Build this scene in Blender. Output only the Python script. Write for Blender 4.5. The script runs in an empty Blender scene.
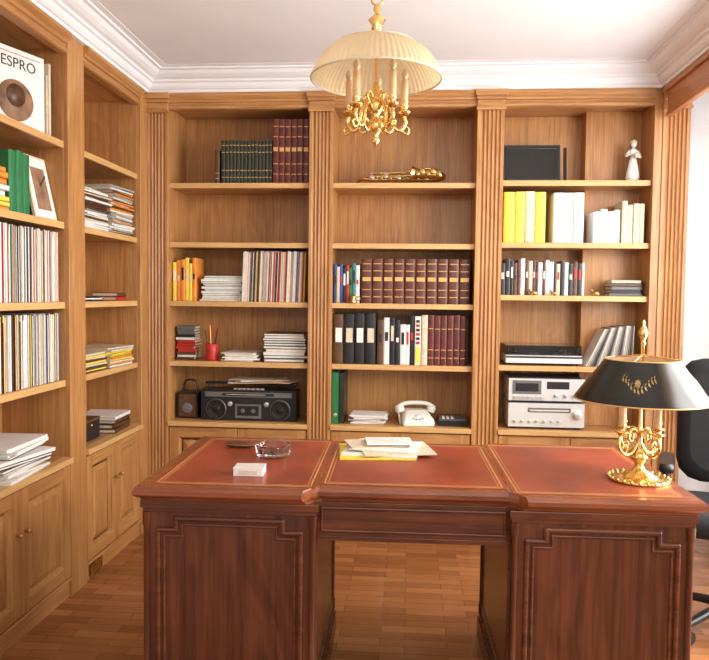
import bpy, bmesh, math, random
from mathutils import Vector, Matrix
R = random.Random(11)
T = Matrix.Translation
def RZ(a): return Matrix.Rotation(a, 4, 'Z')
def RX(a): return Matrix.Rotation(a, 4, 'X')
def RY(a): return Matrix.Rotation(a, 4, 'Y')
def S(x, y, z): return Matrix.Diagonal((x, y, z, 1))
pi = math.pi
sc = bpy.context.scene
sc.view_settings.view_transform = 'Standard'

# ------------------------------------------------------------ materials
def base(name):
    m = bpy.data.materials.new(name); m.use_nodes = True
    nt = m.node_tree
    return m, nt, nt.nodes['Principled BSDF']
def mat(name, col, rough=.5, metal=0, var=.12, scale=25, bump=0, spec=None):
    m, nt, b = base(name)
    n = nt.nodes.new('ShaderNodeTexNoise'); n.inputs['Scale'].default_value = scale
    n.inputs['Detail'].default_value = 4
    tc = nt.nodes.new('ShaderNodeTexCoord'); nt.links.new(tc.outputs['Object'], n.inputs['Vector'])
    r = nt.nodes.new('ShaderNodeValToRGB')
    r.color_ramp.elements[0].position = .3; r.color_ramp.elements[1].position = .7
    r.color_ramp.elements[0].color = tuple(c * (1 - var) for c in col) + (1,)
    r.color_ramp.elements[1].color = tuple(min(1, c * (1 + var)) for c in col) + (1,)
    nt.links.new(n.outputs['Fac'], r.inputs['Fac']); nt.links.new(r.outputs['Color'], b.inputs['Base Color'])
    b.inputs['Roughness'].default_value = rough; b.inputs['Metallic'].default_value = metal
    if spec is not None: b.inputs['Specular IOR Level'].default_value = spec
    if bump:
        bp = nt.nodes.new('ShaderNodeBump'); bp.inputs['Strength'].default_value = bump
        bp.inputs['Distance'].default_value = .003
        nt.links.new(n.outputs['Fac'], bp.inputs['Height']); nt.links.new(bp.outputs['Normal'], b.inputs['Normal'])
    return m
def wood(name, dark, light, axis='Z', rough=.38, fine=26, fig=3.5, figamt=.06):
    m, nt, b = base(name)
    tc = nt.nodes.new('ShaderNodeTexCoord')
    def mapped(sa, sl):
        mp = nt.nodes.new('ShaderNodeMapping')
        s = [sa] * 3; s['XYZ'.index(axis)] = sl
        mp.inputs['Scale'].default_value = s
        nt.links.new(tc.outputs['Object'], mp.inputs['Vector']); return mp
    n1 = nt.nodes.new('ShaderNodeTexNoise'); n1.inputs['Scale'].default_value = 1
    n1.inputs['Detail'].default_value = 7; n1.inputs['Roughness'].default_value = .65
    nt.links.new(mapped(fine * 4, fine * .12).outputs[0], n1.inputs['Vector'])
    n2 = nt.nodes.new('ShaderNodeTexNoise'); n2.inputs['Scale'].default_value = 1
    n2.inputs['Detail'].default_value = 3; n2.inputs['Distortion'].default_value = 1.5
    nt.links.new(mapped(fig * 2, fig * .35).outputs[0], n2.inputs['Vector'])
    w = nt.nodes.new('ShaderNodeMath'); w.operation = 'MULTIPLY'; w.inputs[1].default_value = 22
    nt.links.new(n2.outputs['Fac'], w.inputs[0])
    sn = nt.nodes.new('ShaderNodeMath'); sn.operation = 'SINE'; nt.links.new(w.outputs[0], sn.inputs[0])
    ma = nt.nodes.new('ShaderNodeMath'); ma.operation = 'MULTIPLY_ADD'
    ma.inputs[1].default_value = figamt; nt.links.new(sn.outputs[0], ma.inputs[0]); nt.links.new(n1.outputs['Fac'], ma.inputs[2])
    r = nt.nodes.new('ShaderNodeValToRGB')
    r.color_ramp.elements[0].position = .3; r.color_ramp.elements[1].position = .68
    r.color_ramp.elements[0].color = dark + (1,); r.color_ramp.elements[1].color = light + (1,)
    nt.links.new(ma.outputs[0], r.inputs['Fac']); nt.links.new(r.outputs['Color'], b.inputs['Base Color'])
    b.inputs['Roughness'].default_value = rough
    bp = nt.nodes.new('ShaderNodeBump'); bp.inputs['Strength'].default_value = .08; bp.inputs['Distance'].default_value = .002
    nt.links.new(n1.outputs['Fac'], bp.inputs['Height']); nt.links.new(bp.outputs['Normal'], b.inputs['Normal'])
    return m

OD, OL = (.34, .148, .046), (.54, .272, .096)
oakv = wood('oak_vertical', OD, OL, 'Z', figamt=.075)
oakh = wood('oak_horizontal', OD, OL, 'X', figamt=.075)
oakedge_lit = wood('oak_edge_lit', (.54, .30, .115), (.70, .44, .18), 'X')  # pale oak; light caught by the front edges is put into the colour
oakp = wood('oak_pelmet', (.38, .14, .05), (.54, .23, .085), 'Y')
dv = wood('mahogany_v', (.052, .014, .007), (.135, .039, .015), 'Z', .25, 14, 3, .08)
dh = wood('mahogany_h', (.056, .015, .007), (.145, .041, .015), 'X', .25, 14, 3, .08)
dtop = wood('mahogany_top', (.13, .034, .013), (.27, .078, .028), 'X', .22, 16, 3)
leather = mat('leather_red', (.27, .047, .020), .32, 0, .28, 6, .15)
gold = mat('gold_tooling', (.66, .40, .13), .4, .3, .1)
brass = mat('brass', (.80, .53, .19), .22, 1, .1, 12)
brassd = mat('brass_dark', (.50, .33, .12), .35, 1, .2, 30)
plaster = mat('plaster_white', (.84, .84, .86), .8, 0, .02, 4)
white = mat('white_paper', (.80, .78, .74), .7, 0, .06, 40)
cream = mat('cream_paper', (.66, .57, .42), .7, 0, .1, 40)
pages = mat('page_block', (.62, .54, .41), .8, 0, .12, 160)
black = mat('black_plastic', (.014, .014, .016), .35, 0, .2, 20)
blackf = mat('black_fabric', (.008, .008, .011), .85, 0, .3, 200, .3)
grey = mat('grey_plastic', (.14, .14, .14), .4)
lgrey = mat('light_grey_card', (.38, .37, .35), .6)
silver = mat('silver_metal', (.70, .70, .68), .3, .75, .05)
silverp = mat('silver_face', (.66, .66, .64), .4, .2, .04)
dsilver = mat('dark_silver', (.17, .17, .17), .4, .3, .05)
red = mat('red', (.50, .03, .02), .4); orange = mat('orange', (.78, .27, .04), .5)
yellow = mat('yellow', (.86, .64, .08), .5); green = mat('green', (.02, .17, .06), .45)
blue = mat('blue', (.04, .09, .28), .5); teal = mat('teal', (.05, .22, .24), .5)
dgreen = mat('dark_green_leather', (.022, .026, .014), .4, 0, .3, 40)
burg = mat('burgundy_leather', (.11, .016, .011), .38, 0, .3, 40)
burg2 = mat('brown_red_leather', (.11, .027, .014), .38, 0, .3, 40)
brown = mat('brown_leather', (.10, .045, .02), .4, 0, .3, 40)
porc = mat('porcelain', (.80, .78, .76), .15, 0, .06, 8)
bulb = mat('frosted_bulb', (.60, .46, .28), .3, 0, .06, 8)
tole = mat('black_tole', (.008, .009, .008), .25, 0, .3, 12)
phonec = mat('ivory_plastic', (.74, .73, .66), .25, 0, .03)
candle = mat('candle_tube', (.64, .42, .22), .5, 0, .08)
skin_ = mat('portrait_tone', (.30, .17, .10), .6, 0, .5, 14)

def glassmat(name, col=(1, 1, 1), rough=.02):
    m, nt, b = base(name)
    b.inputs['Base Color'].default_value = col + (1,); b.inputs['Roughness'].default_value = rough
    b.inputs['Transmission Weight'].default_value = 1; b.inputs['IOR'].default_value = 1.45
    return m
glass = glassmat('cut_glass', (.92, .94, .95)); smoke = glassmat('smoked_acrylic', (.35, .33, .3))
def cloth(name, col, tr, vs=160, amt=.12):
    m, nt, b = base(name); b.inputs['Base Color'].default_value = col + (1,); b.inputs['Roughness'].default_value = .9
    n = nt.nodes.new('ShaderNodeTexNoise'); n.inputs['Scale'].default_value = vs
    rr = nt.nodes.new('ShaderNodeValToRGB'); rr.color_ramp.elements[0].color = tuple(c * (1 - amt) for c in col) + (1,)
    rr.color_ramp.elements[1].color = col + (1,); nt.links.new(n.outputs['Fac'], rr.inputs['Fac'])
    nt.links.new(rr.outputs['Color'], b.inputs['Base Color'])
    t = nt.nodes.new('ShaderNodeBsdfTranslucent'); nt.links.new(rr.outputs['Color'], t.inputs['Color'])
    mx = nt.nodes.new('ShaderNodeMixShader'); mx.inputs[0].default_value = tr
    out = nt.nodes['Material Output']
    nt.links.new(b.outputs[0], mx.inputs[1]); nt.links.new(t.outputs[0], mx.inputs[2]); nt.links.new(mx.outputs[0], out.inputs[0])
    return m
shade_c = cloth('pleated_shade', (.78, .63, .40), .35)
curtain_m = cloth('sheer_curtain', (.78, .83, .92), .5)

def floormat():
    m, nt, b = base('parquet')
    tc = nt.nodes.new('ShaderNodeTexCoord')
    br = nt.nodes.new('ShaderNodeTexBrick')
    br.inputs['Scale'].default_value = 1; br.inputs['Brick Width'].default_value = .26
    br.inputs['Row Height'].default_value = .055; br.inputs['Mortar Size'].default_value = .0009
    br.inputs['Color1'].default_value = (.42, .18, .066, 1); br.inputs['Color2'].default_value = (.25, .092, .031, 1)
    br.inputs['Mortar'].default_value = (.10, .035, .012, 1); br.offset = .37
    nt.links.new(tc.outputs['Object'], br.inputs['Vector'])
    mp = nt.nodes.new('ShaderNodeMapping'); mp.inputs['Scale'].default_value = (4, 80, 1)
    nt.links.new(tc.outputs['Object'], mp.inputs['Vector'])
    n = nt.nodes.new('ShaderNodeTexNoise'); n.inputs['Scale'].default_value = 1; n.inputs['Detail'].default_value = 6
    nt.links.new(mp.outputs[0], n.inputs['Vector'])
    mx = nt.nodes.new('ShaderNodeMixRGB'); mx.blend_type = 'MULTIPLY'; mx.inputs[0].default_value = .6
    rr = nt.nodes.new('ShaderNodeValToRGB'); rr.color_ramp.elements[0].color = (.5, .45, .4, 1); rr.color_ramp.elements[1].color = (1.25, 1.2, 1.1, 1)
    nt.links.new(n.outputs['Fac'], rr.inputs['Fac'])
    nt.links.new(br.outputs['Color'], mx.inputs[1]); nt.links.new(rr.outputs['Color'], mx.inputs[2])
    nt.links.new(mx.outputs[0], b.inputs['Base Color']); b.inputs['Roughness'].default_value = .17
    return m
parquet = floormat()

# ------------------------------------------------------------ mesh builder
class MB:
    def __init__(s): s.v = []; s.f = []; s.mi = []; s.sm = []; s.mats = []
    def add(s, vs, fs, m, smooth=False, M=None):
        if m not in s.mats: s.mats.append(m)
        k = s.mats.index(m); o = len(s.v)
        for v in vs:
            v = Vector(v); s.v.append(tuple(M @ v) if M is not None else tuple(v))
        for f in fs:
            s.f.append([i + o for i in f]); s.mi.append(k); s.sm.append(smooth)
        return s
    def box(s, x0, x1, y0, y1, z0, z1, m, M=None):
        vs = [(x, y, z) for z in (z0, z1) for y in (y0, y1) for x in (x0, x1)]
        return s.add(vs, [(0, 2, 3, 1), (4, 5, 7, 6), (0, 1, 5, 4), (2, 6, 7, 3), (0, 4, 6, 2), (1, 3, 7, 5)], m, False, M)
    def loft(s, rings, m, smooth=True, caps=True, closed=True, M=None):
        n = len(rings[0]); vs = [p for r in rings for p in r]; fs = []
        for i in range(len(rings) - 1):
            for j in range(n if closed else n - 1):
                k = (j + 1) % n
                fs.append((i * n + j, i * n + k, (i + 1) * n + k, (i + 1) * n + j))
        s.add(vs, fs, m, smooth, M)
        if caps:
            s.add(rings[0], [tuple(range(n))], m, False, M); s.add(rings[-1], [tuple(range(n))], m, False, M)
        return s
    def prism(s, poly, z0, z1, m, M=None, smooth=False):
        return s.loft([[(x, y, z0) for x, y in poly], [(x, y, z1) for x, y in poly]], m, smooth, True, True, M)
    def lathe(s, prof, m, M=None, n=24, smooth=True, caps=True):
        rings = [[(max(r, 1e-4) * math.cos(2 * pi * j / n), max(r, 1e-4) * math.sin(2 * pi * j / n), z) for j in range(n)] for r, z in prof]
        return s.loft(rings, m, smooth, caps, True, M)
    def cyl(s, x, y, z0, z1, r, m, M=None, n=20):
        q = T((x, y, 0)); q = (M @ q) if M is not None else q
        return s.lathe([(r, z0), (r, z1)], m, q, n)
    def tube(s, pts, r, m, n=8, M=None, closed=False):
        pts = [Vector(p) for p in pts]; N = len(pts)
        rs = r if isinstance(r, (list, tuple)) else [r] * N
        rings = []; up = None
        for i, p in enumerate(pts):
            if closed: d = pts[(i + 1) % N] - pts[i - 1]
            else: d = pts[min(i + 1, N - 1)] - pts[max(i - 1, 0)]
            d.normalize()
            if up is None:
                up = Vector((0, 0, 1)) if abs(d.z) < .9 else Vector((1, 0, 0))
            up = (up - d * up.dot(d)); up.normalize(); sd = d.cross(up)
            rings.append([tuple(p + (up * math.cos(2 * pi * j / n) + sd * math.sin(2 * pi * j / n)) * rs[i]) for j in range(n)])
        if closed: rings.append(rings[0])
        return s.loft(rings, m, True, not closed, True, M)
    def sphere(s, c, r, m, M=None, n=16, sz=1):
        pr = [(r * math.sin(pi * i / 10), -r * sz * math.cos(pi * i / 10)) for i in range(11)]
        q = T(c); q = (M @ q) if M is not None else q
        return s.lathe(pr, m, q, n)
    def make(s, name, M=None, bevel=0, parent=None, seg=2):
        me = bpy.data.meshes.new(name); me.from_pydata(s.v, [], s.f)
        for m in s.mats: me.materials.append(m)
        for p, k, q in zip(me.polygons, s.mi, s.sm): p.material_index = k; p.use_smooth = q
        bm = bmesh.new(); bm.from_mesh(me)
        bmesh.ops.recalc_face_normals(bm, faces=bm.faces); bm.to_mesh(me); bm.free()
        o = bpy.data.objects.new(name, me); sc.collection.objects.link(o)
        if M is not None: o.matrix_world = M
        if parent: o.parent = parent
        if bevel:
            b = o.modifiers.new('bevel', 'BEVEL'); b.width = bevel; b.segments = seg
            b.limit_method = 'ANGLE'; b.angle_limit = math.radians(50)
        return o
def spline(pts, k=6):
    P = [Vector(p) for p in pts]; P = [P[0] * 2 - P[1]] + P + [P[-1] * 2 - P[-2]]; out = []
    for i in range(1, len(P) - 2):
        a, b, c, d = P[i - 1:i + 3]
        for j in range(k):
            t = j / k
            out.append(.5 * ((2 * b) + (c - a) * t + (2 * a - 5 * b + 4 * c - d) * t * t + (3 * b - a - 3 * c + d) * t ** 3))
    out.append(P[-2]); return out

# ------------------------------------------------------------ room shell
CH = 2.56
XL, XR, YB, YN = -1.83, 1.86, 4.20, -1.2
MB().box(XL - .1, XR + .1, YN, YB + .1, -.1, 0, parquet).make('floor')
MB().box(XL - .1, XR + .1, YN, YB + .1, CH, CH + .1, plaster).make('ceiling')
MB().box(XL - .1, XR + .1, YB, YB + .1, 0, CH, plaster).make('wall_back')
MB().box(XL - .1, XL, YN, YB, 0, CH, plaster).make('wall_left')
w = MB(); wy0, wy1, wz0, wz1 = 1.25, 3.7, .12, 2.32
w.box(XR, XR + .1, YN, wy0, 0, CH, plaster).box(XR, XR + .1, wy1, YB, 0, CH, plaster)
w.box(XR, XR + .1, wy0, wy1, 0, wz0, plaster).box(XR, XR + .1, wy0, wy1, wz1, CH, plaster).make('wall_right')
w = MB()
for a in (wy0, wy0 + .8, wy0 + 1.6, wy1 - .06):
    w.box(XR + .02, XR + .07, a, a + .06, wz0, wz1, plaster)
w.box(XR + .02, XR + .07, wy0, wy1, wz0, wz0 + .07, plaster).box(XR + .02, XR + .07, wy0, wy1, wz1 - .07, wz1, plaster)
w.box(XR + .02, XR + .07, wy0, wy1, 1.0, 1.05, plaster)
w.make('window_1', bevel=.004)

RXm = 1.315
prof = [(0, 2.452), (.022, 2.452), (.022, 2.468), (.034, 2.47), (.045, 2.482), (.05, 2.497), (.064, 2.502), (.066, 2.512),
        (.085, 2.518), (.105, 2.53), (.118, 2.545), (.135, 2.548), (.135, 2.556), (.165, 2.558), (.165, CH)]
rings = []
for o, z in prof:
    rings.append([(-1.48 + o, YN, z), (-1.48 + o, 3.85 - o, z), (RXm - o, 3.85 - o, z), (RXm - o, YN, z)])
MB().loft(rings, plaster, False, False, False).make('trim_1')

# ------------------------------------------------------------ bookcases
SH = [1.965, 1.635, 1.305, .965]
SHL = [1.995, 1.65, 1.305, .965]
CT = .625; TOP = 2.45; OPEN = 2.366
def fluted(mb, x0, x1, z0, z1, y=0.0, n=4, dpt=.02):
    w = x1 - x0; marg = w * .12; fw = (w - 2 * marg) / n
    poly = [(x0, y + dpt), (x0, y)]
    for i in range(n):
        cx = x0 + marg + fw * (i + .5); r = fw * .42
        for k in range(7):
            a = pi - pi * k / 6
            poly.append((cx + r * math.cos(a), y + r * 1.0 * math.sin(a)))
    poly += [(x1, y), (x1, y + dpt)]
    mb.prism(poly, z0, z1, oakv)
def door(mb, x0, x1, z0, z1, knobside):
    s = .055; y = -.006
    mb.box(x0, x0 + s, y, .014, z0, z1, oakv).box(x1 - s, x1, y, .014, z0, z1, oakv)
    mb.box(x0 + s, x1 - s, y, .014, z0, z0 + s, oakh).box(x0 + s, x1 - s, y, .014, z1 - s, z1, oakh)
    a, b, c, d = x0 + s, x1 - s, z0 + s, z1 - s
    def rect(i, yy): return [(a + i, yy, c + i), (b - i, yy, c + i), (b - i, yy, d - i), (a + i, yy, d - i)]
    mb.loft([rect(0, -.002), rect(.010, .012), rect(.018, .012), rect(.042, .001)], oakv, False, False)
    mb.add(rect(.042, .001), [(0, 1, 2, 3)], oakv)
    kx = x1 - .027 if knobside > 0 else x0 + .027
    mb.lathe([(.005, 0), (.005, .01), (.009, .016), (.010, .022), (.006, .026), (0, .027)], brassd,
             T((kx, y, (z0 + z1) / 2 + .08)) @ RX(pi / 2), 12)
def bookcase(name, bays, pils, x0, x1, depth, M, shelves=None, step=None):
    mb = MB()
    mb.box(x0, x1, depth - .014, depth, 0, TOP, oakv)
    for i, (a, b, flute) in enumerate(pils):
        mb.box(a, b, .014, depth - .014, 0, TOP, oakv)
        if flute:
            fluted(mb, a, b, .13, 2.345, -.012, 5 if b - a > .11 else 4, .028)
            mb.box(a - .004, b + .004, -.024, .012, 0, .13, oakv)
            mb.box(a - .006, b + .006, -.026, .012, 2.345, 2.362, oakh)
            mb.box(a - .002, b + .002, -.020, .012, 2.362, 2.40, oakh)
            mb.box(a - .008, b + .008, -.034, .012, 2.40, 2.418, oakh)
            mb.box(a - .014, b + .014, -.044, .012, 2.418, 2.449, oakh)
        else:
            mb.box(a, b, -.006, .014, 0, TOP, oakv)
    for i, (a, b) in enumerate(bays):
        sh = shelves[i] if shelves else SH
        for z in sh:
            mb.box(a, b, .028, depth - .014, z - .026, z, oakh)
            mb.box(a, b, .014, .028, z - .029, z, oakedge_lit)
        mb.box(a, b, -.020, .03, CT - .026, CT, oakedge_lit); mb.box(a, b, .03, depth - .014, CT - .026, CT, oakh)
        mb.box(a, b, 0, .04, OPEN, TOP, oakh)
        mb.box(a, b, .04, depth - .014, OPEN + .02, OPEN + .04, oakh)
        rr = [[(x, y, z) for y, z in ((0, OPEN), (-.008, OPEN + .004), (-.010, OPEN + .016), (0, OPEN + .02))] for x in (a, b)]
        mb.loft(rr, oakh, False)
        rr = [[(x, y, z) for y, z in ((0, 2.40), (-.010, 2.403), (-.012, 2.414), (-.022, 2.422), (-.030, 2.434), (-.030, 2.449), (0, 2.449))] for x in (a, b)]
        mb.loft(rr, oakh, False)
        mb.box(a, b, .012, .03, .07, CT - .026, oakh)
        m = (a + b) / 2
        door(mb, a + .006, m - .002, .095, CT - .035, 1); door(mb, m + .002, b - .006, .095, CT - .035, -1)
        mb.box(a, b, .004, .02, 0, .085, oakh); mb.box(a, b, -.006, .004, .074, .088, oakh)
        if step and step[0] == i:
            mb.box(step[1], b, step[2], depth - .014, CT, OPEN + .02, oakv)
    return mb.make(name, M, .0015, seg=1)
MBk = T((0, 3.85, 0)); MLf = T((-1.48, 0, 0)) @ RZ(pi / 2)
DEP = .32
bookcase('bookcase', [(-1.355, -.562), (-.432, .345), (.488, 1.268)],
         [(-1.48, -1.355, 1), (-.562, -.432, 1), (.345, .488, 1), (1.268, 1.31, 0), (1.31, 1.45, 1)],
         -1.48, 1.45, DEP, MBk,
         [SH, SH, [1.978, 1.645, 1.36, .976]], step=(2, .965, .20))
bookcase('bookcase.001', [(1.20, 2.00), (2.13, 2.935), (3.085, 3.745)],
         [(1.10, 1.20, 0), (2.00, 2.13, 0), (2.935, 3.085, 0), (3.745, 3.846, 0)], 1.10, 3.846, DEP, MLf, [SHL] * 3)
v = MB().box(3.12, 3.24, -.004, 0, .015, .07, brassd)
for i in range(5): v.box(3.13 + i * .022, 3.142 + i * .022, -.007, -.004, .022, .063, brass)
v.make('vent_grille', T((-1.474, 0, 0)) @ RZ(pi / 2))

# ------------------------------------------------------------ books
def book(mb, x, w, y, z, h, d, m, bands=0, M=None):
    g = .0004; a, b = x + g, x + w - g; bt = min(.003, w * .18); cx = (a + b) / 2; r = (b - a) / 2
    poly = [(a, y + d)] + [(cx - r * math.cos(pi * k / 6), y - r * .28 * math.sin(pi * k / 6)) for k in range(7)] + \
           [(b, y + d), (b - bt, y + d), (b - bt, y + .003), (a + bt, y + .003), (a + bt, y + d)]
    mb.prism(poly, z, z + h, m, M)
    mb.box(a + bt, b - bt, y + .003, y + d - .004, z + .002, z + h - .004, pages, M)
    for k in range(bands):
        zz = z + h * ((.14, .30, .72, .88, .5)[k]); hh = .004 if k != 4 else .022
        mb.box(a + r * .25, b - r * .25, y - r * .28 - .0012, y + .001, zz, zz + hh, gold, M)
def books(name, M, x0, x1, z, y, h, w, d, mats, bands=0, seq=False, bevel=0, label=False):
    mb = MB(); x = x0; i = 0
    while True:
        ww = R.uniform(*w)
        if x + ww > x1: break
        m = mats[i % len(mats)] if seq else R.choice(mats)
        yy = y + R.uniform(0, .006); hh = R.uniform(*h)
        book(mb, x, ww, yy, z, hh, R.uniform(*d), m, bands, None)
        if label:
            mb.box(x + ww * .25, x + ww * .75, yy - ww * .14 - .001, yy, z + hh * .5, z + hh * R.uniform(.6, .85), R.choice([cream, white, red, black]))
        x += ww; i += 1
    return mb.make(name, M)
def records(name, M, x0, x1, z, y, h, mats, lean=0, dmax=.285):
    mb = MB(); x = x0
    wm = [white, white, cream, lgrey, white, black, lgrey, white, cream, grey, brown, white] + mats
    while x < x1 - .008:
        ww = R.uniform(.0028, .0065); hh = h - R.uniform(0, .008) - (.02 if R.random() < .05 else 0); dd = min(dmax, .285) - R.uniform(0, .012)
        q = T((x, y + R.uniform(0, .008), z)) @ RY(lean)
        mb.box(0, ww - .0006, 0, dd, 0, hh, R.choice(wm), q); x += ww
    return mb.make(name, M)
def stack(name, M, cx, cy, z, w, d, n, t, mats, jit=.01, rot=.05, sheet=False):
    mb = MB(); zz = z
    for i in range(n):
        th = R.uniform(*t); ww = w * R.uniform(.9, 1); dd = d * R.uniform(.92, 1)
        q = T((cx + R.uniform(-jit, jit), cy + R.uniform(-jit, jit) * .5, zz)) @ RZ(R.uniform(-rot, rot))
        m = R.choice(mats)
        mb.box(-ww / 2, ww / 2, -dd / 2, dd / 2, 0, th * .2, m, q).box(-ww / 2 + .002, ww / 2 - .002, -dd / 2 + .002, dd / 2 - .002, th * .2, th * .8, white if sheet else pages, q)
        mb.box(-ww / 2, ww / 2, -dd / 2, dd / 2, th * .8, th * .97, m, q)
        if not sheet: mb.box(-ww / 2, ww / 2, -dd / 2, -dd / 2 + .002, 0, th * .97, m, q)
        zz += th
    return mb.make(name, M), zz
e = .0008
# --- left column (back)
z = 1.965 + e
books('encyclopedia_set', MBk, -1.105, -1.075, z, .05, (.185, .19), (.025, .028), (.15, .16), [brown], 2)
books('encyclopedia_set', MBk, -1.068, -.775, z, .05, (.238, .242), (.020, .0215), (.16, .165), [dgreen], 4)
books('encyclopedia_set', MBk, -.775, -.567, z, .045, (.352, .356), (.0338, .0342), (.21, .215), [burg], 5)
z = 1.305 + e
books('book_row', MBk, -1.350, -1.19, z, .05, (.21, .245), (.018, .03), (.15, .19), [orange, yellow, orange, orange, yellow, cream], 0, False, 0, True)
stack('magazine_stack', MBk, -1.065, .17, z, .25, .22, 13, (.007, .014), [white, white, cream, teal], sheet=True)
records('record_sleeve_row', MBk, -.945, -.585, z, .03, .285, [red, yellow, blue, brown, orange], .035, .26)
z = .965 + e
stack('cassette_stack', MBk, -1.285, .15, z, .11, .12, 12, (.014, .018), [black, white, brown, red, grey], .006)
stack('paper_stack', MBk, -.965, .17, z, .20, .24, 7, (.004, .009), [white, cream, white], .015, .12, True)
stack('magazine_stack', MBk, -.70, .17, z, .25, .25, 10, (.012, .02), [white, grey, black, cream, brown, black], .008, .05, True)
ph = MB(); ph.lathe([(.036, 0), (.038, .005), (.034, .05), (.038, .095), (.036, .096), (.030, .05), (.03, .006), (0, .005)], red)
for i in range(7):
    a = i * 2.4; q = T((.012 * math.cos(a), .012 * math.sin(a), .02)) @ RZ(a) @ RY(.12 + .05 * (i % 3))
    ph.lathe([(.0035, 0), (.0035, .15 + .012 * (i % 4)), (.0005, .165 + .012 * (i % 4))], [black, red, yellow, red, black][i % 5], q, 8)
ph.make('pen_holder', MBk @ T((-1.135, .10, z)))
bx = MB(); z = CT + e; W = .55; H = .175
bx.box(-W / 2, W / 2, 0, .13, 0, H, black)
bx.box(-W / 2 + .01, W / 2 - .01, -.004, 0, .01, H - .045, black)
for sx in (-1, 1):
    q = T((sx * .185, -.004, .065)) @ RX(pi / 2)
    bx.lathe([(.055, 0), (.055, .006), (.048, .008), (.047, .003), (.02, .001), (.016, .008), (0, .009)], black, q, 28)
    bx.lathe([(.057, 0), (.059, .004), (.056, .007), (.055, .0)], dsilver, q, 28)
    q = T((sx * .105, -.004, .095)) @ RX(pi / 2); bx.lathe([(.014, 0), (.014, .005), (0, .006)], silver, q, 16)
bx.box(-.075, .075, -.010, -.004, .015, .095, dsilver); bx.box(-.062, .062, -.012, -.010, .03, .085, black)
for sx in (-.03, .03): bx.lathe([(.012, 0), (.012, .003), (0, .003)], grey, T((sx, -.012, .058)) @ RX(pi / 2), 14)
bx.box(-.25, .25, -.007, -.001, H - .040, H - .012, dsilver); bx.box(-.15, .15, -.009, -.007, H - .033, H - .018, black)
bx.box(-.13, .10, -.010, -.009, H - .027, H - .024, cream)
for i in range(7): bx.box(-.09 + i * .026, -.07 + i * .026, .015, .04, H, H + .008, silver)
bx.tube(spline([(-.25, .08, H - .02), (-.25, .08, H + .022), (-.235, .08, H + .030), (.235, .08, H + .030), (.25, .08, H + .022), (.25, .08, H - .02)], 4), .007, black)
bx.make('boombox', MBk @ T((-.91, .06, z)), .002)
pp = MB()
for i, (a, b, rr, m) in enumerate([(-.04, 0, .15, white), (.07, .01, -.25, cream), (.01, .0, .05, orange), (.02, .01, .3, white), (-.02, -.01, -.1, cream)]):
    pp.box(-.14, .14, -.09, .09, i * .004, i * .004 + .003, m, T((a, b, 0)) @ RZ(rr))
pp.make('loose_papers', MBk @ T((-.86, .15, z + H + .039)))
ca = MB(); ca.box(-.06, .06, 0, .12, 0, .15, black).box(-.05, .05, -.004, 0, .01, .14, brown)
ca.lathe([(.03, 0), (.03, .008), (.01, .01), (0, .01)], grey, T((0, -.004, .06)) @ RX(pi / 2), 20)
ca.tube(spline([(-.045, .06, .149), (-.03, .06, .21), (.03, .06, .21), (.045, .06, .149)], 5), .006, black)
ca.make('loudspeaker', MBk @ T((-1.275, .09, z)), .003)

# --- middle column
z = 1.965 + e
sx = MB()
body = [(-.20, -.02, .03), (-.1, -.005, .032), (.02, .01, .034), (.12, .02, .036), (.175, .015, .038), (.20, -.02, .042), (.18, -.055, .046), (.13, -.06, .05), (.07, -.060, .052), (.03, -.060, .056)]
P = spline(body, 5); n = len(P)
sx.tube(P, [.009 + .014 * (i / n) ** 1.3 + (.016 * max(0, (i / n - .85) / .15) ** 1.6) for i in range(n)], brass, 14)
sx.tube(spline([(-.20, -.02, .03), (-.235, -.01, .035), (-.25, .02, .03), (-.27, .05, .018)], 5), [.0095] * 8 + [.007] * 8, brass, 10)
for i in range(15):
    x = -.18 + i * .024; y = -.022 + i * .0022
    sx.lathe([(.014, 0), (.015, .004), (.010, .007), (0, .007)], brassd if i % 3 else silver, T((x, y - .022, .038 + .006 * (i % 2))) @ RX(pi / 2 * .7), 12)
for i in range(5):
    sx.lathe([(.016, 0), (.017, .004), (.010, .008), (0, .008)], brass if i % 2 else brassd, T((.06 + i * .028, -.082, .052 + .008 * (i % 2))) @ RX(pi / 2 * .8), 12)
sx.tube([(-.19, -.03, .058), (.14, .01, .072)], .0035, brass, 6); sx.tube([(-.19, -.050, .040), (.12, -.03, .048)], .0035, brass, 6)
sx.tube(spline([(-.02, -.05, .05), (.05, -.06, .075), (.12, -.04, .078), (.19, -.02, .07)], 5), .003, brass, 6)
for i in range(9):
    sx.tube([(-.17 + i * .038, -.028 + i * .004, .03), (-.17 + i * .038, -.03 + i * .004, .062 + i * .001)], .0028, brassd, 6)
sx.make('saxophone', MBk @ T((-.035, .16, z + .003)) @ S(1.05, 1.05, 1.15))
z = 1.305 + e
books('book_row', MBk, -.425, -.278, z, .05, (.19, .225), (.013, .022), (.14, .17), [green, black, white, blue, yellow, teal, cream, brown, red], 0, False, 0, True)
books('encyclopedia_set', MBk, -.272, .340, z, .045, (.245, .248), (.0595, .0605), (.18, .185), [burg2], 5)
o = MB(); o.lathe([(.018, 0), (.022, .008), (.012, .018), (.02, .032), (.012, .045), (0, .048)], brassd, None, 14)
o.tube(spline([(.018, 0, .03), (.035, 0, .035), (.035, 0, .015), (.017, 0, .015)], 4), .003, brassd, 6)
o.make('brass_ornament', MBk @ T((-.315, .022, z)))
z = .965 + e
books('lever_arch_binders', MBk, -.427, -.180, z, .05, (.27, .285), (.056, .062), (.2, .21), [brown, black, black, black], 0, True)
lb = MB()
for i in range(4): lb.box(-.412 + i * .0595, -.412 + i * .0595 + .036, .036, .043, z + .12, z + .2, [white, cream][i % 2])
lb.make('binder_labels', MBk)
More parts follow.
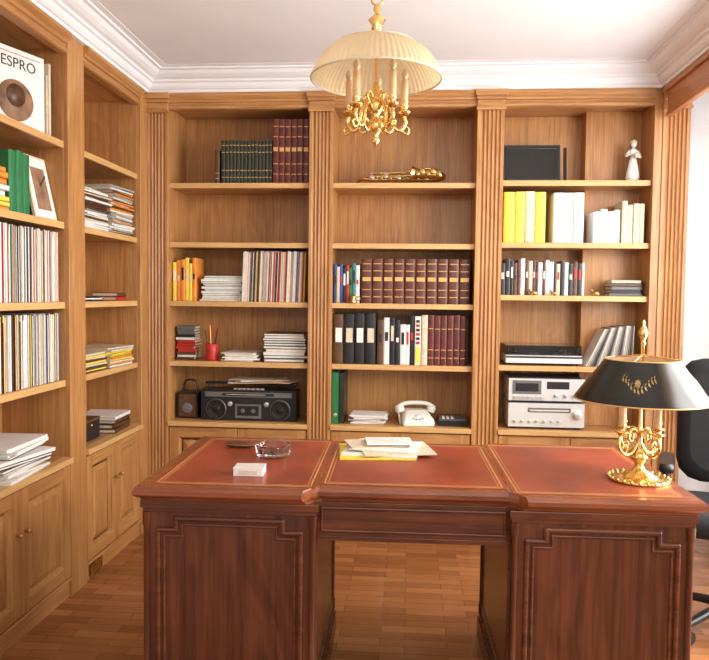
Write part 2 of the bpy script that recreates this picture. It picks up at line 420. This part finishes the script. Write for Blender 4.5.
books('book_row', MBk, -.18, .03, z, .05, (.22, .275), (.020, .036), (.17, .2), [white, black, cream, brown, black, white], 0, False, 0, True)
books('encyclopedia_set', MBk, .065, .340, z, .045, (.275, .282), (.034, .036), (.2, .205), [cream, burg, burg, burg, burg, burg, burg, burg], 3, True)
tb = MB(); tb.box(0, .032, 0, .2, 0, .27, white); tb.box(.004, .028, -.002, 0, .01, .10, yellow)
for i in range(6): tb.box(.006, .026, -.003, 0, .115 + i * .024, .130 + i * .024, [red, black][i % 2])
tb.make('hardcover_book', MBk @ T((.031, .045, z)))
z = CT + e
gb = MB(); gb.box(0, .036, 0, .25, 0, .29, green); gb.box(.04, .066, .01, .25, 0, .285, dgreen); gb.lathe([(.01, 0), (.01, .002), (.006, .002), (0, .001)], silver, T((.018, 0, .05)) @ RX(pi / 2), 12)
gb.make('lever_arch_binders', MBk @ T((-.428, .04, z)))
stack('paper_stack', MBk, -.225, .14, z, .20, .18, 7, (.004, .010), [white, burg, cream, brown, white], .012, .15, True)
fd = MB(); fd.box(-.08, .08, 0, .2, 0, .03, black).box(-.075, .075, .01, .19, .03, .038, grey)
for i in range(9): fd.box(-.06 + (i % 3) * .025, -.045 + (i % 3) * .025, .02 + (i // 3) * .03, .04 + (i // 3) * .03, .038, .042, white)
fd.make('answering_machine', MBk @ T((.25, .05, z)), .003)
tp = MB()
def rr(w, d, z, y=0, c=.02):
    p = []
    for sx_, sy_, a0 in ((1, 1, 0), (-1, 1, pi / 2), (-1, -1, pi), (1, -1, 3 * pi / 2)):
        for k in range(4):
            a = a0 + k * pi / 6; p.append((sx_ * (w / 2 - c) + c * math.cos(a), y + sy_ * (d / 2 - c) + c * math.sin(a), z))
    return p
tp.loft([rr(.18, .2, 0), rr(.185, .205, .012), rr(.18, .19, .03), rr(.14, .13, .06, .02), rr(.12, .08, .075, .03)], phonec, True)
tp.lathe([(.048, 0), (.05, .006), (.045, .012), (.02, .013), (.018, .017), (0, .017)], phonec, T((0, -.055, .036)) @ RX(.42), 28)
for i in range(10):
    a = .5 + i * .55; tp.lathe([(.007, 0), (.007, .001), (0, .001)], grey, T((0, -.055, .036)) @ RX(.42) @ T((.034 * math.cos(a), .034 * math.sin(a), .0125)), 10)
tp.tube(spline([(-.105, .03, .078), (-.07, .03, .105), (0, .03, .112), (.07, .03, .105), (.105, .03, .078)], 6), [.018, .018, .017, .015, .014] + [.012] * 15 + [.014, .015, .017, .018, .018], phonec, 12)
for s_ in (-1, 1): tp.lathe([(.024, -.03), (.027, -.018), (.025, 0), (.014, .008)], phonec, T((s_ * .095, .03, .088)) @ RY(s_ * .35), 18)
tp.tube([(-.10 + .004 * math.cos(i * 1.3), .0 - .0014 * i + .004 * math.sin(i * 1.3), .055 - i * .0009) for i in range(56)], .002, phonec, 5)
tp.make('telephone', MBk @ T((.045, .13, z)) @ RZ(.15))

# --- right column
z = 1.978 + e
fr = MB(); q = RX(-.12)
fr.box(-.155, .155, 0, .018, 0, .215, black, q); fr.box(-.143, .143, -.003, 0, .012, .203, tole, q)
fr.tube([(-.135, -.004, .02), (.135, -.004, .02), (.135, -.004, .195), (-.135, -.004, .195)], .0012, grey, 5, q, True)
fr.tube([(0, .015, .15), (0, .075, .004)], .004, black, 6)
fr.box(.175, .19, .0, .02, 0, .2, tole, q)
fr.make('picture_frame', MBk @ T((.660, .12, z)))
fg = MB()
fg.lathe([(.034, 0), (.036, .006), (.034, .014), (.03, .016), (.036, .03), (.033, .06), (.024, .10), (.017, .125), (.013, .135), (.019, .155), (.021, .168), (.016, .178), (.007, .184), (.006, .19)], porc, S(1, .8, 1), 24)
fg.sphere((.001, -.002, .205), .0155, porc, None, 16, 1.2)
fg.lathe([(.018, .205), (.019, .214), (.015, .224), (.006, .230)], cream, T((.001, .002, 0)), 16)
fg.sphere((.001, -.018, .204), .0025, porc)
for s_ in (-1, 1): fg.sphere((.001 + s_ * .0055, -.0162, .208), .0015, brown, None, 8)
fg.tube(spline([(.020, 0, .168), (.034, -.008, .145), (.030, -.028, .130), (.012, -.034, .137)], 5), [.008, .008, .0075, .007, .0065, .006, .006, .006, .006, .006, .005, .005, .005, .005, .005, .005], porc, 8)
fg.tube(spline([(-.020, 0, .168), (-.036, -.006, .150), (-.040, -.020, .140), (-.022, -.034, .150)], 5), [.008, .008, .0075, .007, .0065, .006, .006, .006, .006, .006, .005, .005, .005, .005, .005, .005], porc, 8)
fg.sphere((-.018, -.036, .152), .007, porc); fg.sphere((.006, -.037, .140), .015, cream)
for i in range(9):
    a = i * 2 * pi / 9; fg.tube(spline([(.017 * math.cos(a), .014 * math.sin(a), .12), (.027 * math.cos(a), .021 * math.sin(a), .07), (.036 * math.cos(a), .029 * math.sin(a), .02)], 4), .003, porc, 6)
fg.make('porcelain_figurine', MBk @ T((1.195, .10, z)))
z = 1.645 + e
books('folder_row', MBk, .500, .77, z, .04, (.255, .285), (.05, .066), (.2, .21), [yellow, yellow, cream, yellow, yellow], 0, True)
books('folder_row', MBk, .765, .960, z, .04, (.262, .27), (.045, .06), (.22, .23), [white, white, cream, white], 0)
books('folder_row', MBk, .975, 1.12, z, .03, (.165, .185), (.03, .04), (.14, .15), [white, cream, white])
books('folder_row', MBk, 1.125, 1.262, z, .03, (.20, .225), (.025, .035), (.14, .15), [cream, white, cream])
z = 1.36 + e
books('book_row', MBk, .492, .95, z, .06, (.17, .20), (.012, .028), (.12, .15), [black, white, burg, black, cream, black, brown, white, white], 0, False, 0, True)
stack('book_stack', MBk, 1.17, .115, z, .17, .13, 5, (.014, .022), [black, white, brown, grey, cream], .006)
for k, (xx, s_) in enumerate([(.67, 1), (.78, .9), (1.0, 1.1)]):
    an = MB(); an.sphere((0, 0, .012), .012, brassd, S(1.7, 1, 1)); an.sphere((-.02, 0, .026), .008, brassd)
    for a_ in (-.012, .012):
        for b_ in (-.006, .006): an.tube([(a_, b_, .012), (a_, b_, 0)], .003, brassd, 6)
    an.make('brass_ornament', MBk @ T((xx, .032, z)) @ S(s_, s_, s_))
z = .976 + e
tt = MB(); tt.box(-.205, .205, 0, .26, .012, .055, silverp).box(-.205, .205, -.002, 0, .040, .05, black)
for a_ in (-.17, .17):
    for b_ in (.04, .22): tt.cyl(a_, b_, 0, .012, .02, black)
tt.lathe([(.125, .055), (.128, .062), (.125, .07), (.12, .069), (0, .07)], black, T((-.05, .13, 0)), 36)
tt.lathe([(.035, .070), (.035, .0712), (0, .0712)], cream, T((-.05, .13, 0)), 20)
tt.cyl(.15, .20, .055, .085, .02, silver); tt.tube(spline([(.15, .23, .085), (.15, .18, .085), (.14, .10, .082), (.09, .055, .076)], 5), .004, silver, 6)
for i in range(5): tt.cyl(.10 + i * .02, .02, .055, .06, .006, silver)
tt.make('turntable', MBk @ T((.735, .035, z)), .003)
lid = MB(); lid.box(-.2, .2, .005, .008, .0, .05, smoke).box(-.2, .2, .252, .255, 0, .05, smoke).box(-.2, -.197, .008, .252, 0, .05, smoke).box(.197, .2, .008, .252, 0, .05, smoke).box(-.2, .2, .005, .255, .05, .053, smoke)
lid.make('turntable_lid', MBk @ T((.735, .035, z + .0565)))
mb = MB()
for i in range(24):
    a_ = .44 - i * .018; q = T((.962 + i * .0105, .04, z)) @ RY(a_)
    mb.box(0, .004, 0, .15, 0, .225, [white, cream, lgrey, grey, brown, lgrey][i % 6], q)
mb.make('leaning_record_sleeves', MBk)
z = CT + e
st = MB()
for k, (z0, h_) in enumerate(((.008, .135), (.153, .125))):
    st.box(-.205, .205, 0, .25, z0, z0 + h_, silverp); st.box(-.2, .2, .001, .25, z0 + h_, z0 + h_ + .002, grey)
    for a_ in (-.17, .17): st.box(a_ - .015, a_ + .015, .02, .05, z0 - .008, z0, black)
    if k == 0:
        st.box(-.10, .13, -.003, 0, z0 + .085, z0 + .110, dsilver); st.box(-.09, .12, -.004, -.003, z0 + .092, z0 + .1, cream)
        st.lathe([(.024, 0), (.024, .018), (.021, .02), (0, .02)], silver, T((.165, 0, z0 + .075)) @ RX(pi / 2), 24)
        for i in range(7): st.lathe([(.008, 0), (.008, .012), (0, .012)], silver, T((-.17 + i * .04, 0, z0 + .035)) @ RX(pi / 2), 12)
    else:
        st.box(-.185, -.03, -.003, 0, z0 + .04, z0 + .115, dsilver); st.box(-.17, -.045, -.005, -.003, z0 + .055, z0 + .1, black)
        st.box(0, .12, -.003, 0, z0 + .07, z0 + .11, black)
        for i in range(7): st.box(-.18 + i * .025, -.16 + i * .025, -.008, 0, z0 + .012, z0 + .028, silver)
        for i in range(3): st.lathe([(.010, 0), (.010, .014), (0, .014)], silver, T((.05 + i * .05, 0, z0 + .035)) @ RX(pi / 2), 12)
    st.box(-.205, .205, -.001, 0, z0, z0 + .004, black)
st.make('stereo_system', MBk @ T((.755, .035, z)), .001)

# --- left bookcase, near bay (x = world Y)
z = 1.995 + e
rb = MB()
rb.box(0, .31, 0, .075, 0, .312, white); rb.box(-.001, .311, .01, .065, .002, .310, cream)
rb.box(.012, .298, -.0012, 0, .225, .30, white)
rb.lathe([(.085, 0), (.085, .0015), (0, .0015)], skin_, T((.17, 0, .11)) @ RX(pi / 2) @ S(1, .95, 1), 28)
rb.lathe([(.045, 0), (.045, .0015), (0, .0015)], brown, T((.17, -.0016, .13)) @ RX(pi / 2), 28)
rb.box(.02, .29, -.0014, -.0012, .290, .293, red)
rbo = rb.make('record_box_set', MLf @ T((2.545, .150, z)) @ RZ(-.34))
cu = bpy.data.curves.new('cover_text', 'FONT'); cu.body = 'ESPRO'; cu.size = .058; cu.extrude = .0006
cu.materials.append(black)
to = bpy.data.objects.new('cover_text', cu); sc.collection.objects.link(to)
to.parent = rbo; to.matrix_parent_inverse = Matrix.Identity(4); to.location = (.10, -.0018, .236); to.rotation_euler = (pi / 2, 0, 0)
books('book_row', MLf, 2.872, 2.930, z, .05, (.26, .32), (.010, .018), (.18, .2), [red, white, brown, orange, cream, white])
books('book_row', MLf, 2.15, 2.50, z, .05, (.27, .32), (.012, .022), (.18, .2), [red, white, brown, white, cream])
z = 1.65 + e
_, zz = stack('book_stack', MLf, 2.44, .14, z, .26, .2, 8, (.016, .026), [orange, white, yellow, white, orange, white], .008)
books('folder_row', MLf, 2.60, 2.755, z, .06, (.24, .25), (.045, .05), (.2, .21), [green, green, dgreen], 0)
pf = MB(); q = RX(-.22)
pf.box(-.08, .08, 0, .012, 0, .27, cream, q); pf.box(-.07, .07, -.002, 0, .010, .26, white, q); pf.box(-.050, .050, -.003, -.002, .04, .22, skin_, q)
pf.tube([(0, .008, .18), (0, .10, .003)], .004, brown, 6)
pf.make('photo_frame', MLf @ T((2.848, .045, z)) @ RZ(-.05))
records('vinyl_record_collection', MLf, 2.14, 2.925, 1.305 + e, .03, .300, [red, teal, orange])
records('vinyl_record_collection', MLf, 2.14, 2.925, .965 + e, .03, .292, [burg, yellow, blue])
stack('paper_stack', MLf, 2.62, .13, CT + e, .32, .24, 11, (.006, .014), [white, black, white, brown, cream], .03, .22, True)
# far bay
z = 1.65 + e
stack('magazine_stack', MLf, 3.27, .14, z, .28, .24, 22, (.006, .011), [white, cream, brown, white, lgrey, brown], .016, .08)
stack('magazine_stack', MLf, 3.58, .14, z, .27, .24, 29, (.006, .011), [white, cream, lgrey, white, orange, brown], .016, .08)
z = 1.305 + e
stack('magazine_stack', MLf, 3.24, .14, z, .24, .2, 3, (.006, .010), [white, brown, black], .012, .05)
stack('book_stack', MLf, 3.62, .12, z, .12, .14, 2, (.02, .024), [red, white, brown], .004, .05)
z = .965 + e
stack('magazine_stack', MLf, 3.24, .14, z, .28, .24, 9, (.007, .013), [white, brown, yellow, cream], .012, .08)
stack('magazine_stack', MLf, 3.56, .14, z, .28, .24, 10, (.007, .013), [white, yellow, orange, cream], .014, .1)
z = CT + e
bxx = MB(); bxx.box(-.1, .1, 0, .15, 0, .09, black).box(-.102, .102, -.002, .152, .09, .105, brown); bxx.sphere((0, -.004, .075), .006, brass)
bxx.make('keepsake_box', MLf @ T((3.27, .06, z)), .003)
stack('book_stack', MLf, 3.56, .13, z, .22, .22, 4, (.018, .026), [brown, white, black], .01, .1)

# ------------------------------------------------------------ desk
DM = T((.012, 2.405, 0)) @ RZ(math.radians(1.2))
HT = .77; HX = .840
def outl(off, z):
    P = [(-HX, -.38, 1, 1), (-.33, -.38, -1, 1), (-.31, -.352, -1, 1), (-.285, -.335, -1, 1), (.285, -.335, -1, 1), (.31, -.352, -1, 1), (.33, -.38, -1, 1), (HX, -.38, 1, 1), (HX, .38, 1, -1),
         (.33, .38, -1, -1), (.285, .345, -1, -1), (-.285, .345, -1, -1), (-.33, .38, -1, -1), (-HX, .38, 1, -1)]
    return [(x - math.copysign(off, x) * (1 if a > 0 else .5), y + b * off, z) for x, y, a, b in P]
dk = bpy.data.objects.new('pedestal_desk', None); sc.collection.objects.link(dk); dk.matrix_world = DM
def part(mb, nm, bev=0):
    o = mb.make(nm, None, bev); o.parent = dk; return o
top = MB()
top.loft([outl(.022, .722), outl(.018, .732), outl(.006, .738), outl(0, .745), outl(0, .757), outl(.004, .765), outl(.010, HT)], dtop, False)
part(top, 'desk_top')
lt = MB(); gl = MB()
def panel(x0, x1, y0, y1):
    lt.box(x0, x1, y0, y1, HT - .001, HT + .0008, leather)
    for i, wd in ((.012, .004), (.024, .0018)):
        a, b, c, d = x0 + i, x1 - i, y0 + i, y1 - i; zt = HT + .0012
        gl.box(a, b, c, c + wd, HT, zt, gold).box(a, b, d - wd, d, HT, zt, gold).box(a, a + wd, c, d, HT, zt, gold).box(b - wd, b, c, d, HT, zt, gold)
panel(-HX + .045, -.295, -.342, .342); panel(-.285, .285, -.298, .31); panel(.295, HX - .045, -.342, .342)
part(lt, 'leather_inset'); part(gl, 'gold_tooling')
ped = MB()
for (a, b) in ((-.810, -.295), (.295, .810)):
    ped.box(a, b, -.35, .35, .02, .70, dv)
    ped.box(a - .012, b + .012, -.362, .362, 0, .075, dh); ped.box(a - .006, b + .006, -.356, .356, .075, .092, dh)
    ped.box(a - .006, b + .006, -.356, .356, .688, .702, dh); ped.box(a - .012, b + .012, -.362, .362, .702, .724, dh)
    for sy in (-1, 1):
        for cx in (a + .005, b - .005):
            ped.lathe([(.014, .092), (.014, .13), (.011, .135), (.011, .645), (.014, .65), (.014, .688)], dv, T((cx, sy * .347, 0)), 14)
        x0, x1, z0, z1 = a + .04, b - .04, .135, .668; nx, nz = .055, .035
        for i, rad in ((0, .0085), (.018, .0045)):
            X0, X1, Z0, Z1 = x0 + i, x1 - i, z0 + i, z1 - i; yy = sy * .351
            pts = [(X0, yy, Z0 + nz), (X0 + nx, yy, Z0 + nz), (X0 + nx, yy, Z0), (X1 - nx, yy, Z0), (X1 - nx, yy, Z0 + nz), (X1, yy, Z0 + nz),
                   (X1, yy, Z1 - nz), (X1 - nx, yy, Z1 - nz), (X1 - nx, yy, Z1), (X0 + nx, yy, Z1), (X0 + nx, yy, Z1 - nz), (X0, yy, Z1 - nz)]
            for k in range(12):
                ped.tube([pts[k], pts[(k + 1) % 12]], rad, dh, 8)
                ped.sphere(pts[k], rad, dh, None, 8)
    for xs in (a, b):
        pts = [(xs, -.30, .14), (xs, .30, .14), (xs, .30, .65), (xs, -.30, .65)]
        for k2 in range(4): ped.tube([pts[k2], pts[(k2 + 1) % 4]], .006, dh, 8)
part(ped, 'pedestals', .0015)
ap = MB()
for sy in (-1, 1):
    y0, y1 = sorted((sy * .318, sy * .296))
    ap.box(-.295, .295, y0, y1, .612, .722, dh)
    yf = sy * .320
    ap.box(-.295, .295, min(yf, sy * .30), max(yf, sy * .30), .604, .618, dh)
    for x0, x1, z0, z1 in ((-.275, .275, .635, .705),):
        pts = [(x0, yf, z0), (x1, yf, z0), (x1, yf, z1), (x0, yf, z1)]
        for k in range(4): ap.tube([pts[k], pts[(k + 1) % 4]], .005, dh, 8)
ap.box(-.295, .295, -.296, .296, .70, .722, dh)
part(ap, 'centre_drawer', .001)

# ------------------------------------------------------------ desk-top objects
ZT = HT + .0016
dl = MB()
dl.lathe([(.092, 0), (.094, .004), (.090, .010), (.080, .008), (.066, .010), (.050, .018), (.040, .026), (.022, .032), (.015, .042), (.013, .052), (.024, .064), (.026, .076), (.018, .090), (.010, .100), (.014, .108), (.009, .118), (.008, .15),
          (.013, .157), (.008, .165), (.0055, .18), (.0055, .43), (.010, .436), (.006, .445), (.012, .458), (.015, .470), (.010, .484), (.004, .495), (.006, .503), (.0, .512)], brass, None, 32)
for i in range(24):
    a = i * 2 * pi / 24; dl.sphere((.091 * math.cos(a), .091 * math.sin(a), .008), .005, brass, None, 8)
for i in range(4):
    q = RZ(i * pi / 2 + .45)
    dl.tube(spline([(.008, 0, .115), (.030, 0, .088), (.058, 0, .085), (.080, 0, .105), (.082, 0, .130), (.074, 0, .148)], 6), .0048, brass, 8, q)
    dl.tube(spline([(.010, 0, .155), (.028, 0, .165), (.044, 0, .148), (.040, 0, .128), (.028, 0, .130), (.030, 0, .142)], 5), .0038, brass, 8, q)
    dl.tube(spline([(.056, 0, .086), (.050, 0, .104), (.060, 0, .116), (.068, 0, .106)], 5), .003, brass, 8, q)
    p = q @ T((.074, 0, .148))
    dl.lathe([(.004, -.004), (.012, .002), (.020, .008), (.021, .011), (.010, .012), (.009, .02), (.012, .026), (.012, .030)], brass, p, 18)
    dl.lathe([(.0095, .030), (.0095, .105), (.006, .110)], candle, p, 14)
    dl.lathe([(.005, .110), (.013, .125), (.012, .140), (.004, .158), (0, .16)], bulb, p, 12)
shp = [(.205, .258), (.201, .266), (.182, .292), (.158, .325), (.136, .352), (.118, .378), (.112, .385)]
dl.lathe(shp, tole, None, 48, True, False)
dl.lathe([(r - .002, z_) for r, z_ in shp], cream, None, 48, True, False)
dl.tube([(.205 * math.cos(a * pi / 24), .205 * math.sin(a * pi / 24), .258) for a in range(48)], .0022, gold, 6, None, True)
dl.tube([(.112 * math.cos(a * pi / 16), .112 * math.sin(a * pi / 16), .385) for a in range(32)], .002, gold, 6, None, True)
for i in range(3): dl.tube([(0, 0, .40), (.112 * math.cos(i * 2.094), .112 * math.sin(i * 2.094), .385)], .0025, brass, 6)
def shr(z_):
    for (r0, a0), (r1, a1) in zip(shp, shp[1:]):
        if a0 <= z_ <= a1: return r0 + (r1 - r0) * (z_ - a0) / (a1 - a0)
    return .12
def onshade(a, z_, off=.0012): r = shr(z_) + off; return (r * math.cos(a), r * math.sin(a), z_)
for c in range(4):
    a0 = c * pi / 2 - 1.95
    for k in range(11):
        t = (k - 5) / 5; aa = a0 + t * .30; zc = .322 - .016 * math.cos(t * pi)
        for s_ in (-1, 1):
            L = .018; dz = .008 * s_
            dl.add([onshade(aa, zc), onshade(aa + L * 1.4, zc + dz * .4 + .004), onshade(aa + L * 2.4, zc + dz * 1.4), onshade(aa + L * .6, zc + dz)], [(0, 1, 2, 3)], brassd)
    for k in range(8):
        b = k * pi / 4; dl.add([onshade(a0, .325), onshade(a0 + .045 * math.cos(b - .3), .325 + .009 * math.sin(b - .3)), onshade(a0 + .06 * math.cos(b), .325 + .012 * math.sin(b)), onshade(a0 + .045 * math.cos(b + .3), .325 + .009 * math.sin(b + .3))], [(0, 1, 2, 3)], brassd)
dl.make('desk_lamp', T((.738, 2.28, ZT)))

ag = MB(); n = 36
def ring(r, z_, f=.0): return [((r + (f if j % 2 else 0)) * math.cos(2 * pi * j / n), (r + (f if j % 2 else 0)) * math.sin(2 * pi * j / n), z_) for j in range(n)]
ag.loft([ring(.050, 0), ring(.058, .004, .002), ring(.062, .038, .003), ring(.060, .042), ring(.052, .041), ring(.046, .014), ring(.02, .012)], glass, False)
ag.make('glass_ashtray', T((-.48, 2.455, ZT)))
cb = MB(); cb.box(-.047, .047, -.033, .033, 0, .022, white).box(-.048, .048, -.034, .034, .022, .026, porc); cb.box(-.03, .03, -.0345, -.034, .006, .018, cream)
cb.make('cigarette_box', T((-.505, 2.195, ZT)) @ RZ(.05), .002)
gc = MB(); gc.loft([[(-.06 + .12 * t, (.018 * math.sqrt(max(.02, 1 - (2 * t - 1) ** 4))) * math.cos(a * pi / 6), .011 + (.011 * math.sqrt(max(.02, 1 - (2 * t - 1) ** 4))) * math.sin(a * pi / 6)) for a in range(12)] for t in [i / 12 for i in range(13)]], brown, True)
gc.tube([(-.05, -.0182, .012), (.05, -.0182, .012)], .001, brass, 5)
gc.make('glasses_case', T((-.63, 2.57, ZT)) @ RZ(-.1))
mg = MB()
for i, (dx, dy, w_, d_, rr_, m) in enumerate([(-.02, -.03, .27, .25, .10, yellow), (.0, -.01, .27, .24, -.06, white), (.05, -.02, .26, .21, .22, cream), (.015, .0, .24, .19, -.15, white), (-.03, .01, .20, .15, .3, cream), (.03, .01, .14, .10, .05, blue), (.025, .005, .17, .12, .12, white)]):
    q = T((dx, dy, i * .0055)) @ RZ(rr_)
    mg.box(-w_ / 2, w_ / 2, -d_ / 2, d_ / 2, 0, .005, m, q)
    for k in range(4): mg.box(-w_ * .4, w_ * R.uniform(0, .35), -d_ * .3 + k * .02, -d_ * .3 + k * .02 + .004, .005, .0053, lgrey if i == 6 else cream, q)
mg.make('document_pile', T((-.095, 2.585, ZT)))

# ------------------------------------------------------------ chandelier
CX, CY = -.12, 2.30
cl = MB()
cl.lathe([(.0, CH - .03 - 2.2), (.02, CH - .028 - 2.2), (.045, CH - .012 - 2.2), (.05, CH - .0005 - 2.2)], brass, T((0, 0, 2.2)), 24)
zc = CH - .03; i = 0
while zc > 2.325:
    a = (i % 2) * pi / 2; c = Vector((0, 0, zc - .012))
    cl.tube([c + Vector((.009 * math.cos(t * pi / 6) * math.cos(a), .009 * math.cos(t * pi / 6) * math.sin(a), .016 * math.sin(t * pi / 6))) for t in range(12)], .0028, brass, 6, None, True)
    zc -= .023; i += 1
cl.tube([(.018 * math.cos(t * pi / 8), 0, 2.30 + .018 * math.sin(t * pi / 8)) for t in range(16)], .004, brass, 8, None, True)
cl.lathe([(0, 2.286), (.008, 2.283), (.014, 2.270), (.007, 2.258), (.012, 2.250), (.028, 2.235), (.016, 2.218), (.020, 2.205), (.008, 2.19), (.005, 2.17), (.005, 2.035)], brass, None, 24)
DZ = -.016; TZ = T((0, 0, DZ))
cl.lathe([(.005, 2.06), (.012, 2.04), (.008, 2.02), (.020, 2.0), (.027, 1.98), (.018, 1.955), (.010, 1.945), (.022, 1.93), (.028, 1.912), (.018, 1.895), (.008, 1.885), (.012, 1.875), (.014, 1.865), (.006, 1.855), (0, 1.845)], brass, TZ, 24)
for i in range(5):
    q = TZ @ RZ(i * 2 * pi / 5 + .3)
    cl.tube(spline([(.015, 0, 1.965), (.040, 0, 1.985), (.055, 0, 1.955), (.060, 0, 1.915), (.082, 0, 1.905), (.100, 0, 1.930), (.096, 0, 1.955)], 6), .0068, brass, 8, q)
    cl.tube(spline([(.020, 0, 1.92), (.040, 0, 1.895), (.058, 0, 1.910), (.050, 0, 1.930), (.040, 0, 1.922)], 5), .005, brass, 8, q)
    cl.tube(spline([(.085, 0, 1.905), (.106, 0, 1.895), (.112, 0, 1.912), (.102, 0, 1.918)], 5), .004, brass, 8, q)
    cl.tube(spline([(.012, 0, 2.0), (.032, 0, 2.02), (.044, 0, 2.005), (.036, 0, 1.99)], 5), .004, brass, 8, q)
    p = q @ T((.096, 0, 1.955))
    cl.lathe([(.004, -.006), (.012, 0), (.020, .008), (.0215, .012), (.010, .013), (.009, .02), (.013, .027), (.013, .032)], brass, p, 18)
    cl.lathe([(.0115, .032), (.0115, .110), (.007, .116)], candle, p, 14)
    cl.lathe([(.006, .116), (.012, .126), (.011, .138), (.004, .15), (0, .152)], bulb, p, 12)
ns = 144; rings = []
for r_, z_ in [(.210, 2.048), (.207, 2.062), (.195, 2.086), (.175, 2.115), (.151, 2.138), (.124, 2.154)]:
    rings.append([((r_ + (.0022 if j % 2 else 0)) * math.cos(2 * pi * j / ns), (r_ + (.0022 if j % 2 else 0)) * math.sin(2 * pi * j / ns), z_) for j in range(ns)])
cl.loft(rings, shade_c, False, False)
cl.tube([(.211 * math.cos(a * pi / 24), .211 * math.sin(a * pi / 24), 2.048) for a in range(48)], .0035, cream, 6, None, True)
cl.tube([(.125 * math.cos(a * pi / 24), .125 * math.sin(a * pi / 24), 2.154) for a in range(48)], .0035, cream, 6, None, True)
for i in range(4): cl.tube([(0, 0, 2.18), (.124 * math.cos(i * pi / 2), .124 * math.sin(i * pi / 2), 2.154)], .0025, brass, 6)
cl.make('chandelier', T((CX, CY, 0)))

# ------------------------------------------------------------ pelmet, curtain
pm = MB(); PX = 1.315
pm.box(PX, PX + .025, .4, 3.80, 2.295, 2.449, oakp); pm.box(PX - .015, PX, .4, 3.80, 2.425, 2.449, oakp); pm.box(PX - .008, PX, .4, 3.80, 2.295, 2.315, oakp)
pm.box(PX + .025, XR - .001, .4, 3.80, 2.43, 2.449, oakp); pm.box(PX + .025, XR - .001, .4, .42, 2.30, 2.43, oakp)
pm.make('curtain_pelmet', None, .002)
MB().box(PX + .001, XR - .001, .4, 3.80, 2.4495, CH - .001, plaster).make('trim_2')
cu_ = MB()
def curt(y0, y1, xc, amp, nper):
    N = nper * 8; pts = [(xc + amp * math.sin(2 * pi * nper * i / N) + .4 * amp * math.sin(2 * pi * i * nper * .37 / N), y0 + (y1 - y0) * i / N) for i in range(N + 1)]
    rings = []
    for z_ in (.02, .8, 1.6, 2.28, 2.42):
        k = 1 if z_ < 2.2 else .5
        rings.append([(xc + (x - xc) * k, y, z_) for x, y in pts])
    cu_.loft(rings, curtain_m, True, False, False)
curt(3.10, 3.80, 1.73, .03, 9)
curt(.75, 1.25, 1.73, .03, 6)
cu_.tube([(1.73, .45, 2.424), (1.73, 3.79, 2.424)], .005, brass, 8)
cu_.make('sheer_curtain')

# ------------------------------------------------------------ office chair
ch = MB()
for i in range(5):
    q = RZ(i * 2 * pi / 5 + .2)
    ch.tube([(.02, 0, .11), (.15, 0, .095), (.25, 0, .07)], [.022, .018, .014], black, 8, q)
    ch.lathe([(.026, -.012), (.028, -.008), (.028, .008), (.026, .012)], black, q @ T((.255, .016, .0285)) @ RX(pi / 2), 16)
    ch.lathe([(.026, -.012), (.028, -.008), (.028, .008), (.026, .012)], black, q @ T((.255, -.016, .0285)) @ RX(pi / 2), 16)
    ch.cyl(.255, 0, .03, .08, .008, grey, q, 8)
ch.lathe([(.03, .10), (.03, .22), (.018, .22), (.018, .42)], grey, None, 16)
ch.box(-.12, .12, -.12, .12, .40, .425, black)
ch.loft([rr(.40, .40, .425, 0, .06), rr(.47, .46, .44, 0, .08), rr(.48, .47, .475, 0, .08), rr(.46, .45, .505, 0, .08), rr(.38, .38, .515, 0, .08)], blackf, True)
ch.tube(spline([(0, .18, .415), (0, .28, .43), (0, .30, .52), (0, .275, .70)], 5), .018, black, 8)
q = T((0, .25, .82)) @ RX(pi / 2 - .12)
ch.loft([rr(.36, .46, -.035, 0, .09), rr(.43, .52, -.02, 0, .1), rr(.45, .54, .005, 0, .1), rr(.42, .51, .03, 0, .1), rr(.34, .44, .04, 0, .09)], blackf, True, True, True, q)
for s_ in (-1, 1):
    ch.tube(spline([(s_ * .12, 0, .415), (s_ * .235, .0, .43), (s_ * .265, 0, .52), (s_ * .26, .0, .645)], 5), .014, black, 8)
    ch.loft([rr(.05, .25, .645, 0, .02), rr(.06, .27, .655, 0, .025), rr(.058, .265, .675, 0, .025), rr(.045, .25, .682, 0, .02)], black, True, True, True, T((s_ * .26, .02, 0)))
ch.make('office_chair', T((1.325, 2.90, 0)) @ RZ(-.35))

# ------------------------------------------------------------ lights
wd = bpy.data.worlds.new('World'); sc.world = wd; wd.use_nodes = True
bg = wd.node_tree.nodes['Background']; bg.inputs[0].default_value = (1, .96, .91, 1); bg.inputs[1].default_value = .95
def area(name, loc, rot, sx_, sy_, p, col):
    l = bpy.data.lights.new(name, 'AREA'); l.shape = 'RECTANGLE'; l.size = sx_; l.size_y = sy_; l.energy = p; l.color = col
    o = bpy.data.objects.new(name, l); sc.collection.objects.link(o); o.location = loc; o.rotation_euler = rot; return o
area('window_daylight', (XR + .22, 2.45, 1.45), (0, math.radians(76), 0), 2.0, 2.3, 215, (1, .97, .92))
area('fill_light', (.7, -.9, 2.4), (math.radians(80), 0, 0), 2.2, .4, 34, (1, .93, .82))  # added fill from behind the camera, not a lamp of the room

# ------------------------------------------------------------ camera
cd = bpy.data.cameras.new('Camera'); cd.sensor_width = 36; cd.lens = 700 / 709 * 36; cd.clip_start = .02
co = bpy.data.objects.new('Camera', cd); sc.collection.objects.link(co)
co.matrix_world = T((0, 0, 1.35)) @ RZ(math.radians(4.5)) @ RX(math.radians(90 - 2.86)) @ RZ(.012)
sc.camera = co
